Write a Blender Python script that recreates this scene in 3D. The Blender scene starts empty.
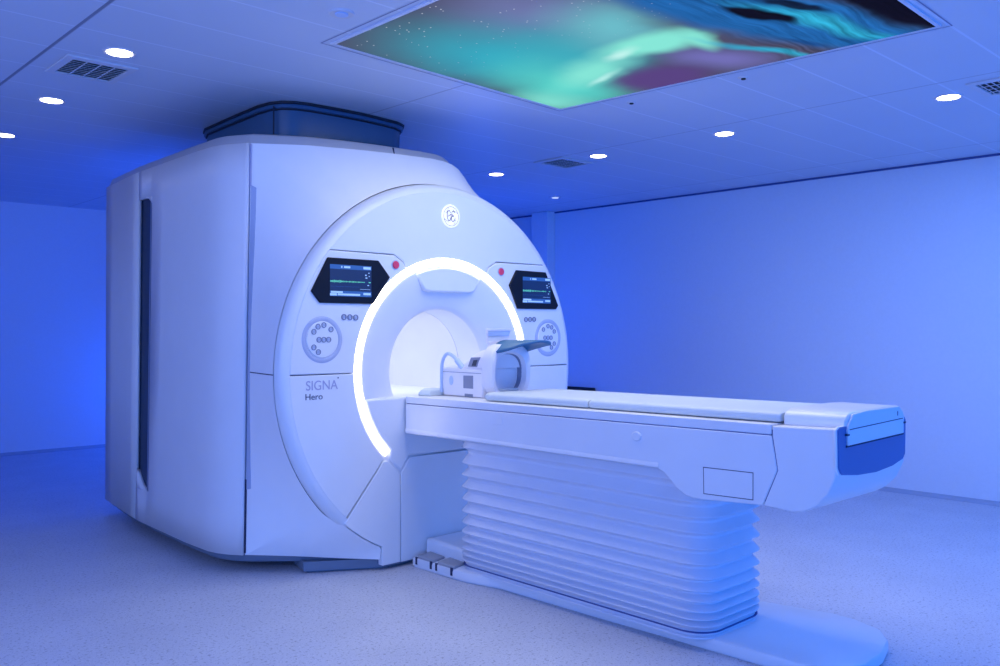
import bpy, bmesh, math, random
from mathutils import Vector
PI = math.pi
D2R = math.radians
scene = bpy.context.scene
COL = scene.collection
random.seed(4)

# ------------------------------------------------------------------ materials
def nmat(name):
    m = bpy.data.materials.new(name); m.use_nodes = True
    return m, m.node_tree.nodes, m.node_tree.links

def plastic(name, col, rough=0.4, metal=0.0, spec=0.5, var=0.03, coat=0.0, scale=6.0):
    m, n, l = nmat(name)
    b = n['Principled BSDF']
    b.inputs['Roughness'].default_value = rough
    b.inputs['Metallic'].default_value = metal
    b.inputs['Specular IOR Level'].default_value = spec
    b.inputs['Coat Weight'].default_value = coat
    tc = n.new('ShaderNodeTexCoord'); nz = n.new('ShaderNodeTexNoise'); nz.inputs['Scale'].default_value = scale
    mx = n.new('ShaderNodeMix'); mx.data_type = 'RGBA'
    mx.inputs[6].default_value = (*[c*(1-var) for c in col], 1)
    mx.inputs[7].default_value = (*[min(1, c*(1+var)) for c in col], 1)
    l.new(tc.outputs['Object'], nz.inputs['Vector']); l.new(nz.outputs['Fac'], mx.inputs[0]); l.new(mx.outputs[2], b.inputs['Base Color'])
    return m

def emit(name, col, strength):
    m, n, l = nmat(name)
    b = n['Principled BSDF']
    b.inputs['Base Color'].default_value = (*[min(1, c) for c in col], 1)
    b.inputs['Emission Color'].default_value = (*col, 1)
    b.inputs['Emission Strength'].default_value = strength
    return m

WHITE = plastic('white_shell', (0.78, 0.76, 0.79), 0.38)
WHITE_LIT = plastic('white_shell_lit', (0.93, 0.91, 0.92), 0.36)  # same plastic as the shell, colour lightened to stand for stronger light
WHITE2 = plastic('white_fascia', (0.80, 0.81, 0.84), 0.32)
SATIN = plastic('satin_table', (0.76, 0.77, 0.82), 0.36)
BORE = plastic('bore_liner', (0.85, 0.85, 0.88), 0.5)
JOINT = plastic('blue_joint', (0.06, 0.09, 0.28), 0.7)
GAP = plastic('dark_gap', (0.03, 0.035, 0.09), 0.8)
SKIRT = plastic('grey_skirt', (0.17, 0.22, 0.30), 0.5)
NAVY = plastic('navy_panel', (0.004, 0.020, 0.06), 0.35)
CHROME = plastic('bright_trim', (0.45, 0.48, 0.55), 0.3, metal=0.8)
LIDM = plastic('lid_metal', (0.60, 0.57, 0.57), 0.34, metal=0.5)
COLLAR = plastic('collar_fabric', (0.04, 0.11, 0.21), 0.35)
COLLARB = plastic('collar_gasket', (0.010, 0.014, 0.03), 0.6)
BLACK = plastic('black_glass', (0.004, 0.006, 0.014), 0.4, spec=.25)
BLACKP = plastic('black_plastic', (0.006, 0.008, 0.012), 0.5)
PADGREY = plastic('keypad_grey', (0.45, 0.50, 0.66), 0.5)
INK = plastic('ink', (0.05, 0.06, 0.14), 0.6)
INKPALE = plastic('pale_ink', (0.42, 0.42, 0.60), 0.5)
RED = plastic('red_button', (0.75, 0.05, 0.13), 0.4)
BELLOW = plastic('bellows_fabric', (0.68, 0.70, 0.80), 0.4)
VINYL = plastic('grey_vinyl', (0.60, 0.67, 0.72), 0.5, var=0.05)
SILVER = plastic('silver_cap', (0.80, 0.83, 0.88), 0.28, coat=0.3)
BLUEP = plastic('blue_plate', (0.07, 0.15, 0.38), 0.4)
PEDAL = plastic('pedal_grey', (0.36, 0.37, 0.42), 0.6)
TEAL = plastic('tinted_shield', (0.035, 0.15, 0.30), 0.5)
COILW = plastic('coil_white', (0.80, 0.78, 0.84), 0.45)
COILG = plastic('coil_grey', (0.22, 0.25, 0.36), 0.5)
CABLE = plastic('cable_blue', (0.48, 0.60, 0.84), 0.4)
RING = emit('ring_glow', (1.0, 0.92, 0.78), 6.0)
LAMP = emit('lamp_glow', (1.0, 0.93, 0.84), 9.0)
LOGO = emit('badge_glow', (1.0, 0.96, 0.93), 0.42)
PALEGLOW = emit('pale_glow', (.75, .82, 1.0), .6)
SCREEN = emit('screen_blue', (0.002, 0.018, 0.07), 0.4)
SCRBAR = emit('screen_bar', (0.02, 0.09, 0.26), 0.5)
SCRTXT = emit('screen_text', (0.35, 0.52, 0.70), 0.45)
SCRGRN = emit('screen_green', (0.12, 0.55, 0.30), 0.6)

def wall_mat(name, col, rough=0.7):
    m, n, l = nmat(name); b = n['Principled BSDF']; b.inputs['Roughness'].default_value = rough
    b.inputs['Specular IOR Level'].default_value = 0.2
    tc = n.new('ShaderNodeTexCoord'); nz = n.new('ShaderNodeTexNoise'); nz.inputs['Scale'].default_value = 45; nz.inputs['Detail'].default_value = 6
    cr = n.new('ShaderNodeValToRGB')
    cr.color_ramp.elements[0].position = .3; cr.color_ramp.elements[0].color = (*[c*0.975 for c in col], 1)
    cr.color_ramp.elements[1].position = .7; cr.color_ramp.elements[1].color = (*col, 1)
    l.new(tc.outputs['Object'], nz.inputs['Vector']); l.new(nz.outputs['Fac'], cr.inputs[0]); l.new(cr.outputs[0], b.inputs['Base Color'])
    return m
WALL = wall_mat('painted_wall', (0.78, 0.78, 0.85))
SKIRTING = wall_mat('vinyl_skirting', (0.42, 0.45, 0.56), 0.5)

def floor_mat():
    m, n, l = nmat('speckled_vinyl_floor'); b = n['Principled BSDF']
    b.inputs['Roughness'].default_value = 0.42; b.inputs['Specular IOR Level'].default_value = 0.35
    tc = n.new('ShaderNodeTexCoord')
    def noise(s, d, lo, hi):
        nz = n.new('ShaderNodeTexNoise'); nz.inputs['Scale'].default_value = s; nz.inputs['Detail'].default_value = d
        l.new(tc.outputs['Object'], nz.inputs['Vector'])
        mr = n.new('ShaderNodeMapRange'); mr.inputs[1].default_value = lo; mr.inputs[2].default_value = hi
        l.new(nz.outputs['Fac'], mr.inputs[0]); return mr.outputs[0]
    def mix(f, a, c):
        mx = n.new('ShaderNodeMix'); mx.data_type = 'RGBA'; l.new(f, mx.inputs[0])
        if isinstance(a, tuple): mx.inputs[6].default_value = (*a, 1)
        else: l.new(a, mx.inputs[6])
        mx.inputs[7].default_value = (*c, 1); return mx.outputs[2]
    c = mix(noise(3, 3, .3, .7), (0.56, 0.57, 0.65), (0.62, 0.63, 0.71))
    c = mix(noise(70, 2, .58, .68), c, (0.36, 0.37, 0.43))
    c = mix(noise(110, 2, .62, .70), c, (0.74, 0.74, 0.80))
    c = mix(noise(160, 1, .66, .72), c, (0.22, 0.22, 0.30))
    l.new(c, b.inputs['Base Color'])
    return m
FLOOR = floor_mat()

def ceiling_mat():
    m, n, l = nmat('metal_plank_ceiling'); b = n['Principled BSDF']
    b.inputs['Roughness'].default_value = 0.45; b.inputs['Specular IOR Level'].default_value = 0.35
    tc = n.new('ShaderNodeTexCoord'); sp = n.new('ShaderNodeSeparateXYZ'); l.new(tc.outputs['Object'], sp.inputs[0])
    def math_(op, a, c=None):
        k = n.new('ShaderNodeMath'); k.operation = op
        for i, v in enumerate((a, c)):
            if v is None: continue
            if isinstance(v, (int, float)): k.inputs[i].default_value = v
            else: l.new(v, k.inputs[i])
        return k.outputs[0]
    def line(coord, off, per, w):
        s = math_('ADD', coord, off); s = math_('PINGPONG', s, per/2)   # distance to the nearest joint
        return math_('LESS_THAN', s, w)
    ly = line(sp.outputs['Y'], 0.21 + 0.37*40, 0.37, 0.006)
    lx1 = line(sp.outputs['X'], -1.65 + 1.79*20, 1.79, 0.006)
    lx = math_('LESS_THAN', math_('ABSOLUTE', math_('ADD', sp.outputs['X'], 1.935)), 0.007)
    nz = n.new('ShaderNodeTexNoise'); nz.inputs['Scale'].default_value = 1.3; l.new(tc.outputs['Object'], nz.inputs['Vector'])
    def mix(f, a, c):
        mx = n.new('ShaderNodeMix'); mx.data_type = 'RGBA'; l.new(f, mx.inputs[0])
        if isinstance(a, tuple): mx.inputs[6].default_value = (*a, 1)
        else: l.new(a, mx.inputs[6])
        mx.inputs[7].default_value = (*c, 1); return mx.outputs[2]
    c = mix(nz.outputs['Fac'], (0.57, 0.61, 0.71), (0.63, 0.67, 0.77))
    c = mix(ly, c, (0.71, 0.75, 0.87))
    c = mix(lx1, c, (0.42, 0.44, 0.52))
    c = mix(lx, c, (0.22, 0.23, 0.30))
    l.new(c, b.inputs['Base Color'])
    return m
CEIL = ceiling_mat()

def aurora_mat():
    """backlit picture: green and violet northern light, stars, blue streaks of a shore, dark gaps; painted by soft blobs and noise"""
    m, n, l = nmat('backlit_aurora'); b = n['Principled BSDF']
    b.inputs['Base Color'].default_value = (0.01, 0.01, 0.01, 1); b.inputs['Roughness'].default_value = 0.6
    b.inputs['Specular IOR Level'].default_value = 0.0
    tc = n.new('ShaderNodeTexCoord')
    nz = n.new('ShaderNodeTexNoise'); nz.inputs['Scale'].default_value = 2.2; nz.inputs['Detail'].default_value = 3
    l.new(tc.outputs['Object'], nz.inputs['Vector'])
    sub = n.new('ShaderNodeVectorMath'); sub.operation = 'SUBTRACT'; sub.inputs[1].default_value = (.5, .5, .5); l.new(nz.outputs['Color'], sub.inputs[0])
    scl = n.new('ShaderNodeVectorMath'); scl.operation = 'SCALE'; scl.inputs['Scale'].default_value = 0.20; l.new(sub.outputs[0], scl.inputs[0])
    add = n.new('ShaderNodeVectorMath'); add.operation = 'ADD'; l.new(tc.outputs['Object'], add.inputs[0]); l.new(scl.outputs[0], add.inputs[1])
    P = add.outputs[0]
    cur = [(0.075, 0.075, 0.14, 1)]
    def put(fac, col):
        mx = n.new('ShaderNodeMix'); mx.data_type = 'RGBA'; l.new(fac, mx.inputs[0])
        if isinstance(cur[0], tuple): mx.inputs[6].default_value = cur[0]
        else: l.new(cur[0], mx.inputs[6])
        mx.inputs[7].default_value = (*col, 1); cur[0] = mx.outputs[2]
    def blob(x, y, rx, ry, ang, col, soft=1.0, strength=1.0):
        mp = n.new('ShaderNodeMapping'); mp.vector_type = 'TEXTURE'
        mp.inputs['Location'].default_value = (x, y, 2.595); mp.inputs['Rotation'].default_value = (0, 0, D2R(ang)); mp.inputs['Scale'].default_value = (rx, ry, 1)
        l.new(P, mp.inputs['Vector'])
        ln = n.new('ShaderNodeVectorMath'); ln.operation = 'LENGTH'; l.new(mp.outputs[0], ln.inputs[0])
        mr = n.new('ShaderNodeMapRange'); mr.interpolation_type = 'SMOOTHSTEP'
        mr.inputs[1].default_value = 1.0; mr.inputs[2].default_value = 1.0 - soft; mr.inputs[3].default_value = 0; mr.inputs[4].default_value = strength
        l.new(ln.outputs['Value'], mr.inputs[0]); put(mr.outputs[0], col)
    TEALC = (0.035, 0.40, 0.54); GREEN = (0.10, 0.66, 0.60); MINT = (0.24, 0.80, 0.68); LAV = (0.17, 0.16, 0.48); PUR = (0.10, 0.055, 0.22)
    BLU = (0.015, 0.13, 0.42); CYAN = (0.03, 0.42, 0.66); BLK = (0.004, 0.003, 0.012)
    blob(-0.62, -1.30, .62, .55, 20, (0.16, 0.19, 0.42), 1.0, .95)
    blob(-0.30, -0.80, .95, .66, -8, TEALC, 1.0, 1.0)
    blob(-0.10, -1.05, .60, .50, 0, (0.05, 0.42, 0.52), 1.0, .9)
    blob(0.28, -0.66, .75, .46, 10, GREEN, 1.0, 1.0)
    blob(0.45, -0.42, .40, .25, 0, MINT, 1.0, .8)
    blob(0.52, -1.12, .34, .36, 50, PUR, .7, 1.0)
    blob(0.42, -1.50, .44, .24, -20, LAV, .9, .95)
    blob(-0.28, -1.42, .48, .36, 10, (0.15, 0.52, 0.60), 1.0, .95)
    blob(0.16, -0.95, .50, .22, 66, MINT, .9, .95)
    blob(0.02, -1.42, .34, .20, -80, MINT, .7, 1.0)
    blob(0.12, -1.60, .22, .10, 10, MINT, .8, .9)
    blob(0.28, -0.92, .24, .05, 66, (0.5, 0.9, 0.86), 1.0, .8)
    blob(0.03, -1.24, .16, .07, 66, (0.6, 0.95, 0.9), 1.0, .8)
    blob(0.20, -2.00, 1.2, .30, -19, BLU, .45, 1.0)
    blob(0.50, -1.73, .55, .050, -20, CYAN, .9, .9)
    blob(0.40, -2.10, .80, .10, -15, CYAN, .9, .95)
    blob(0.05, -1.95, .26, .055, -14, BLK, .5, 1.0)
    blob(0.06, -2.10, .24, .050, -14, BLK, .5, .9)
    blob(0.52, -1.90, .22, .04, -18, (0.006, 0.06, 0.24), .9, .8)
    blob(0.45, -2.48, 1.3, .24, -12, BLK, .4, 1.0)
    # fine streaks on the blue part
    wv = n.new('ShaderNodeTexNoise'); wv.inputs['Scale'].default_value = 5; wv.inputs['Detail'].default_value = 5
    mp = n.new('ShaderNodeMapping'); mp.inputs['Rotation'].default_value = (0, 0, D2R(19)); mp.inputs['Scale'].default_value = (.6, 7, 1)
    l.new(P, mp.inputs['Vector']); l.new(mp.outputs[0], wv.inputs['Vector'])
    mr = n.new('ShaderNodeMapRange'); mr.inputs[1].default_value = .3; mr.inputs[2].default_value = .7; mr.inputs[3].default_value = .55; mr.inputs[4].default_value = 1.25; l.new(wv.outputs['Fac'], mr.inputs[0])
    sp = n.new('ShaderNodeSeparateXYZ'); l.new(tc.outputs['Object'], sp.inputs[0])
    gate = n.new('ShaderNodeMapRange'); gate.inputs[1].default_value = -1.65; gate.inputs[2].default_value = -1.85; l.new(sp.outputs['Y'], gate.inputs[0])
    one = n.new('ShaderNodeMix'); one.data_type = 'FLOAT'; one.inputs[2].default_value = 1.0; l.new(gate.outputs[0], one.inputs[0]); l.new(mr.outputs[0], one.inputs[3])
    mul = n.new('ShaderNodeVectorMath'); mul.operation = 'SCALE'; l.new(cur[0], mul.inputs[0]); l.new(one.outputs[0], mul.inputs['Scale'])
    cur[0] = mul.outputs[0]
    # stars
    vo = n.new('ShaderNodeTexVoronoi'); vo.inputs['Scale'].default_value = 26; l.new(tc.outputs['Object'], vo.inputs['Vector'])
    st = n.new('ShaderNodeMath'); st.operation = 'LESS_THAN'; st.inputs[1].default_value = 0.10; l.new(vo.outputs['Distance'], st.inputs[0])
    sg = n.new('ShaderNodeMapRange'); sg.inputs[1].default_value = -0.1; sg.inputs[2].default_value = -0.8; sg.inputs[3].default_value = 0; sg.inputs[4].default_value = .55; l.new(sp.outputs['X'], sg.inputs[0])
    sm = n.new('ShaderNodeMath'); sm.operation = 'MULTIPLY'; l.new(st.outputs[0], sm.inputs[0]); l.new(sg.outputs[0], sm.inputs[1])
    put(sm.outputs[0], (.8, .85, 1.0))
    l.new(cur[0], b.inputs['Emission Color']); b.inputs['Emission Strength'].default_value = 1.0
    return m

# ------------------------------------------------------------------ object helpers
def wloc(p):
    v = Vector((0, 0, 0))
    while p is not None:
        v += Vector(p.location); p = p.parent
    return v

def build(name, verts, faces, mats, parent=None, idx=None, smooth=40, bevel=0.0, seg=2, loc=None):
    """verts are in world metres; the object is shifted to sit under its parent (or at loc)"""
    o0 = wloc(parent) if parent else Vector(loc or (0, 0, 0))
    me = bpy.data.meshes.new(name)
    me.from_pydata([tuple(Vector(v) - o0) for v in verts], [], [tuple(f) for f in faces])
    if not isinstance(mats, (list, tuple)): mats = [mats]
    for m in mats: me.materials.append(m)
    if idx:
        for p, i in zip(me.polygons, idx): p.material_index = i
    bm = bmesh.new(); bm.from_mesh(me); bmesh.ops.recalc_face_normals(bm, faces=bm.faces); bm.to_mesh(me); bm.free()
    if smooth:
        for p in me.polygons: p.use_smooth = True
        me.set_sharp_from_angle(angle=D2R(smooth))
    o = bpy.data.objects.new(name, me); COL.objects.link(o)
    if parent: o.parent = parent
    else: o.location = o0
    if bevel:
        b = o.modifiers.new('bevel', 'BEVEL'); b.width = bevel; b.segments = seg; b.limit_method = 'ANGLE'; b.angle_limit = D2R(35); b.harden_normals = False
    return o

def thing(name, label, cat, loc=(0, 0, 0), group=None):
    o = bpy.data.objects.new(name, None); COL.objects.link(o); o.location = loc; o.empty_display_size = .05
    return tag(o, label, cat, group)

def tag(o, label, cat, group=None):
    o['label'] = label; o['category'] = cat
    if group: o['group'] = group
    return o

def struct(o): o['kind'] = 'structure'; return o

class MB:
    def __init__(s): s.v = []; s.f = []; s.i = []
    def add(s, v, f, m=0):
        k = len(s.v); s.v += [tuple(p) for p in v]; s.f += [tuple(a + k for a in q) for q in f]; s.i += [m]*len(f)
        return s
    def build(s, name, mats, parent=None, **k): return build(name, s.v, s.f, mats, parent, idx=s.i, **k)

def prism(poly, axis, a, b):
    """poly: 2D points; axis 'x': (y,z), 'y': (x,z), 'z': (x,y); extruded from a to b along axis"""
    def P(p, t): return {'x': (t, p[0], p[1]), 'y': (p[0], t, p[1]), 'z': (p[0], p[1], t)}[axis]
    n = len(poly)
    v = [P(p, a) for p in poly] + [P(p, b) for p in poly]
    f = [tuple(range(n)), tuple(range(2*n-1, n-1, -1))] + [(i, (i+1) % n, n+(i+1) % n, n+i) for i in range(n)]
    return v, f

def box(x0, x1, y0, y1, z0, z1): return prism([(x0, y0), (x1, y0), (x1, y1), (x0, y1)], 'z', z0, z1)

CX, CZ = 0.01, 1.068
def cpt(r, a, cx=CX, cz=CZ): return (cx + r*math.cos(D2R(a)), cz + r*math.sin(D2R(a)))
def arc(r, a0, a1, n, cx=CX, cz=CZ): return [cpt(r, a0 + (a1-a0)*i/n, cx, cz) for i in range(n+1)]

def revolve(profile, a0, a1, n, cx=CX, cz=CZ, closed=False, prof_closed=False):
    """profile of (r, y) turned about the bore axis"""
    v = []; f = []; m = len(profile); N = n if closed else n + 1
    for i in range(N):
        a = a0 + (a1-a0)*i/n
        for r, y in profile:
            p = cpt(r, a, cx, cz); v.append((p[0], y, p[1]))
    for i in range(n):
        j = (i+1) % N if closed else i+1
        for k in range(m if prof_closed else m-1):
            k2 = (k+1) % m
            f.append((i*m+k, i*m+k2, j*m+k2, j*m+k))
    if not closed and prof_closed:
        f.append(tuple(range(m))); f.append(tuple((N-1)*m + k for k in range(m-1, -1, -1)))
    return v, f

def tube(pts, r, sides=8):
    v = []; f = []; pts = [Vector(p) for p in pts]; n = len(pts); up = Vector((0.3, 0.2, 1)).normalized()
    for i, p in enumerate(pts):
        t = (pts[min(i+1, n-1)] - pts[max(i-1, 0)]).normalized()
        a = t.cross(up)
        if a.length < .05: a = t.cross(Vector((1, 0, 0)))
        a.normalize(); b = t.cross(a)
        for k in range(sides):
            q = 2*PI*k/sides; v.append(tuple(p + r*(math.cos(q)*a + math.sin(q)*b)))
    for i in range(n-1):
        for k in range(sides):
            f.append((i*sides+k, i*sides+(k+1) % sides, (i+1)*sides+(k+1) % sides, (i+1)*sides+k))
    f.append(tuple(range(sides))); f.append(tuple((n-1)*sides+k for k in range(sides-1, -1, -1)))
    return v, f

def rrect(x0, x1, y0, y1, r, n=5, sub=0):
    p = []
    for cx, cy, a in ((x1-r, y1-r, 0), (x0+r, y1-r, 90), (x0+r, y0+r, 180), (x1-r, y0+r, 270)):
        p += [(cx + r*math.cos(D2R(a+90*i/n)), cy + r*math.sin(D2R(a+90*i/n))) for i in range(n+1)]
    if sub:
        out = []
        for a, b in zip(p, p[1:] + p[:1]):
            out.append(a); d = math.dist(a, b); k = int(d/sub)
            out += [(a[0]+(b[0]-a[0])*q/(k+1), a[1]+(b[1]-a[1])*q/(k+1)) for q in range(1, k+1)]
        return out
    return p

def loft(loops, caps=True, closed=True):
    n = len(loops[0]); v = [p for L in loops for p in L]; f = []
    for i in range(len(loops)-1):
        for k in range(n if closed else n-1):
            f.append((i*n+k, i*n+(k+1) % n, (i+1)*n+(k+1) % n, (i+1)*n+k))
    if caps:
        f.append(tuple(range(n))); f.append(tuple((len(loops)-1)*n + k for k in range(n-1, -1, -1)))
    return v, f

def interp(path, t):
    """path: list of (key, tuple); linear interpolation on key"""
    for (k0, a), (k1, b) in zip(path, path[1:]):
        if k0 <= t <= k1:
            u = 0 if k1 == k0 else (t-k0)/(k1-k0)
            return tuple(p + (q-p)*u for p, q in zip(a, b))
    return path[0][1] if t < path[0][0] else path[-1][1]

# ------------------------------------------------------------------ room
X0, X1, Y0, Y1, H = -5.2, 3.9, -7.0, 6.13, 2.6
struct(build('floor', *box(X0, X1, Y0, Y1, -0.1, 0.0), FLOOR, smooth=0))
struct(build('ceiling', *box(X0, X1, Y0, Y1, H, H+.1), CEIL, smooth=0))
struct(build('wall_right', *box(X1, X1+.1, Y0, Y1, 0, H), WALL, smooth=0))
struct(build('wall_back', *box(X0, X1, Y1, Y1+.1, 0, H), WALL, smooth=0))
struct(build('wall_left', *box(X0-.1, X0, Y0, Y1, 0, H), WALL, smooth=0))
struct(build('wall_front', *box(X0, X1, Y0-.1, Y0, 0, H), WALL, smooth=0))
def cove(name, poly, axis, a, b): struct(build(name, *prism(poly, axis, a, b), SKIRTING, smooth=50))
cv = [(0, 0), (0.030, 0), (0.014, 0.006), (0.007, 0.018), (0.006, 0.030), (0, 0.032)]
cove('baseboard_right', [(X1-p, z) for p, z in cv], 'y', Y0, Y1-.001)
cove('baseboard_back', [(Y1-p, z) for p, z in cv], 'x', X0, X1-.04)
struct(build('trim_1', *box(X1-.13, X1, 2.79, 3.03, 0.0, H), WALL, bevel=.008))     # boxed column at the right wall
struct(build('trim_2', *box(X1-.012, X1, Y0, Y1, H-.016, H-.001), JOINT, smooth=0))    # shadow joint below the ceiling

# ------------------------------------------------------------------ scanner
S = thing('mri_scanner', 'large white scanner with round bore and glowing light ring', 'scanner', (0, 1.2, 0))

# outlines of the housing, (x, y) of the left flank at its top and at its foot
TOPL = [(0.0, (-0.985, 2.52)), (0.35, (-1.045, 1.885)), (0.45, (-1.056, 1.66)), (0.75, (-1.066, 0.95)), (0.86, (-1.062, 0.70)), (0.90, (-1.045, 0.62)), (0.94, (-1.012, 0.555)), (0.97, (-0.99, 0.515)), (1.0, (-0.966, 0.475))]
BOTL = [(0.0, (-0.985, 2.55)), (0.35, (-1.065, 1.885)), (0.45, (-1.085, 1.66)), (0.75, (-1.105, 0.95)), (0.86, (-1.098, 0.68)), (0.90, (-1.080, 0.60)), (0.94, (-1.050, 0.535)), (0.97, (-1.028, 0.505)), (1.0, (-1.003, 0.472))]
ZB, ZT = 0.10, 2.29
def flank(t, z):
    a = interp(TOPL, t); b = interp(BOTL, t); u = (z-ZB)/(ZT-ZB)
    return (b[0]+(a[0]-b[0])*u, b[1]+(a[1]-b[1])*u, z)

def flank_grid(ts, zs, skip=None):
    v = []; f = []
    for t in ts:
        for z in zs: v.append(flank(t, z))
    m = len(zs)
    for i in range(len(ts)-1):
        for j in range(m-1):
            if skip and skip(ts[i], ts[i+1], zs[j], zs[j+1]): continue
            f.append((i*m+j, (i+1)*m+j, (i+1)*m+j+1, i*m+j+1))
    return v, f
SL0, SL1, SZ0, SZ1 = 0.41, 0.508, 0.30, 2.115    # slot in the flank
ts_f = [SL0] + [SL0 + (SL1-SL0)*k/4 for k in (1, 2, 3)] + [SL1, .58, .66, .75, .82, .86, .88, .90, .92, .94, .955, .97, .985, 1.0]
v, f = flank_grid(ts_f, [ZB, SZ0, 1.0, SZ1, ZT], lambda a, b, z0, z1: b <= SL1+1e-6 and z0 >= SZ0-1e-6 and z1 <= SZ1+1e-6)
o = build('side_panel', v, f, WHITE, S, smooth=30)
md = o.modifiers.new('thick', 'SOLIDIFY'); md.thickness = .02; md.offset = 0
v, f = flank_grid([0, .1, .2, .3, .35, SL0-.0035], [ZB, 1.0, ZT])
o = build('rear_side_panel', v, f, WHITE, S, smooth=30)
md = o.modifiers.new('thick', 'SOLIDIFY'); md.thickness = .02; md.offset = 0
# slot: dark grille panel set back, bright edge strip, slanted sill and rounded head
def off(p, d): return (p[0]+d, p[1], p[2])
v = []; f = []
for t in (SL0-.004, SL1+.004):
    for z in (SZ0-.02, SZ1+.01): v.append(off(flank(t, z), .025))
f.append((0, 1, 3, 2)); grille = build('side_grille', v, f, NAVY, S, smooth=0)
md = grille.modifiers.new('thick', 'SOLIDIFY'); md.thickness = .012
ta, tb = SL1-.017, SL1-.010
L = [[off(flank(t, z), d) for t, d in ((ta, -.004), (tb, -.004), (tb, .02), (ta, .02))] for z in (SZ0+.005, SZ1-.02)]
build('grille_trim', *loft(L), CHROME, S, smooth=0)
mb = MB()     # sill rising towards the back and head with a rounded front corner, flush with the flank
n = 8
low = [(SL0 + (SL1-SL0)*i/n, SZ0 + .115*max(0, 1-i/n)**2.2) for i in range(n+1)]
vv = [flank(t, SZ0-.002) for t, z in low] + [flank(t, z) for t, z in low]
vv = [off(p, -.008) for p in vv]
mb.add(vv, [(i, i+1, n+2+i, n+1+i) for i in range(n)])
build('grille_sill', mb.v, mb.f, WHITE, S, smooth=30).modifiers.new('thick', 'SOLIDIFY').thickness = .03
hi = [(SL0 + (SL1-SL0)*i/n, SZ1 - .05*max(0, (i/n-.4)/.6)**2.5) for i in range(n+1)]
vv = [flank(t, SZ1+.002) for t, z in hi] + [flank(t, z-.001) for t, z in hi]
vv = [off(p, -.008) for p in vv]
build('grille_head', vv, [(i, i+1, n+2+i, n+1+i) for i in range(n)], WHITE, S, smooth=30).modifiers.new('thick', 'SOLIDIFY').thickness = .03

# front shell: ruled surface from the outer edge of the housing forward to the rim of the round fascia
OUT = [(-0.447, 0.02, .062), (-0.62, 0.155, .075), (-0.80, 0.30, .09), (-0.998, 0.468, .10), (-0.985, 0.47, 0.75), (-0.977, .471, 1.4), (-0.966, .471, 2.0), (-0.962, 0.47, 2.29),
       (-0.708, .313, 2.292), (-.412, .235, 2.296), (-.213, .207, 2.30), (.045, .192, 2.305), (.138, .198, 2.303), (.21, .205, 2.295), (.272, .215, 2.275), (.336, .23, 2.235), (.427, .25, 2.15), (.62, .30, 1.97),
       (.85, .38, 1.68), (.95, .44, 1.3), (.97, .46, .9), (.97, .47, .5), (.97, .468, .10), (.70, .20, .08), (.467, .02, .062)]
ang = []
for p in OUT:
    a = math.degrees(math.atan2(p[2]-CZ, p[0]-CX))
    if a < -90: a += 360
    ang.append(a)          # falls from about 245 to about -65
path = sorted(zip(ang, OUT)); A0, A1 = path[0][0], path[-1][0]
samples = sorted(set([A0 + (A1-A0)*i/150 for i in range(151)] + [a for a, _ in path] + [179.62, 179.92]))
RB = 1.062
v = []; f = []; ix = []
K = 7
for a in samples:
    q = interp(path, a)
    e = max(0.0, min(1.0, (abs(a-90)-132)/9.0)); e = e*e*(3-2*e)      # near the apron the shell comes forward to the cover
    p = cpt(RB - .019*e, a); x_ = p[0] if abs(a-90) < 100 else (min(p[0], -.447) if p[0] < CX else max(p[0], .467)); p = (x_, .070 - .060*e, p[1])
    for k in range(K+1):
        t = k/K; s = t
        yy = p[1] + (q[1]-p[1])*(t**0.9)
        v.append((p[0]+(q[0]-p[0])*s, yy, p[2]+(q[2]-p[2])*s))
for i in range(len(samples)-1):
    dark = abs(samples[i]-179.62) < 1e-6
    for k in range(K):
        f.append((i*(K+1)+k, i*(K+1)+k+1, (i+1)*(K+1)+k+1, (i+1)*(K+1)+k)); ix.append(1 if dark else 0)
o = build('front_panel', v, f, [WHITE_LIT, GAP], S, idx=ix, smooth=25)
# upright finger groove and joint where flank and front panel meet
def strip(name, pts, w, d, mat, sm=0):
    L = [[(x-w/2, y-d, z), (x+w/2, y-d, z), (x+w/2, y+.01, z), (x-w/2, y+.01, z)] for x, y, z in pts]
    return build(name, *loft(L), mat, S, smooth=sm)
def jx(z): return -1.000 + .036*(z-ZB)/(ZT-ZB)
strip('corner_joint', [(jx(z)+.001, .470, z) for z in (ZB+.01, .50)], .006, .008, GAP)
strip('corner_joint', [(jx(z)+.001, .470, z) for z in (2.06, ZT-.005)], .006, .008, INKPALE)
gv = []
for z in [.49 + (2.065-.49)*k/24 for k in range(25)]:
    a = math.degrees(math.atan2(z-CZ, jx(z)-CX)) % 360; q = Vector(interp(path, a)); c = cpt(RB, a); p = Vector((c[0], .07, c[1])); d = (p-q).normalized()
    nrm = d.cross(Vector((0, 0, 1))).normalized()
    if nrm.y > 0: nrm = -nrm
    if nrm.x > 0 and abs(nrm.y) < .3: nrm = -nrm
    gv.append([tuple(q + d*.006 + nrm*.003), tuple(q + d*.040 + nrm*.003), tuple(q + d*.040 - nrm*.010), tuple(q + d*.006 - nrm*.010)])
build('corner_grip', *loft(gv), PADGREY, S, smooth=30)
strip('corner_filler', [(jx(z)+.002, .480, z) for z in (ZB+.01, ZT-.01)], .03, .004, PADGREY)

# right flank and back
RIGHT = OUT[12:23]
L = [list(RIGHT), [(p[0]*1.03, 1.3, p[2]) for p in RIGHT], [(p[0], 2.52, p[2]) for p in RIGHT]]
build('right_shell', *loft(L, caps=False, closed=False), WHITE, S, smooth=35)
bk = [(-.985, ZB), (-.985, ZT)] + [(p[0], p[2]) for p in RIGHT]
build('rear_panel', *prism(bk, 'y', 2.51, 2.54), WHITE, S, smooth=0)
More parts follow.
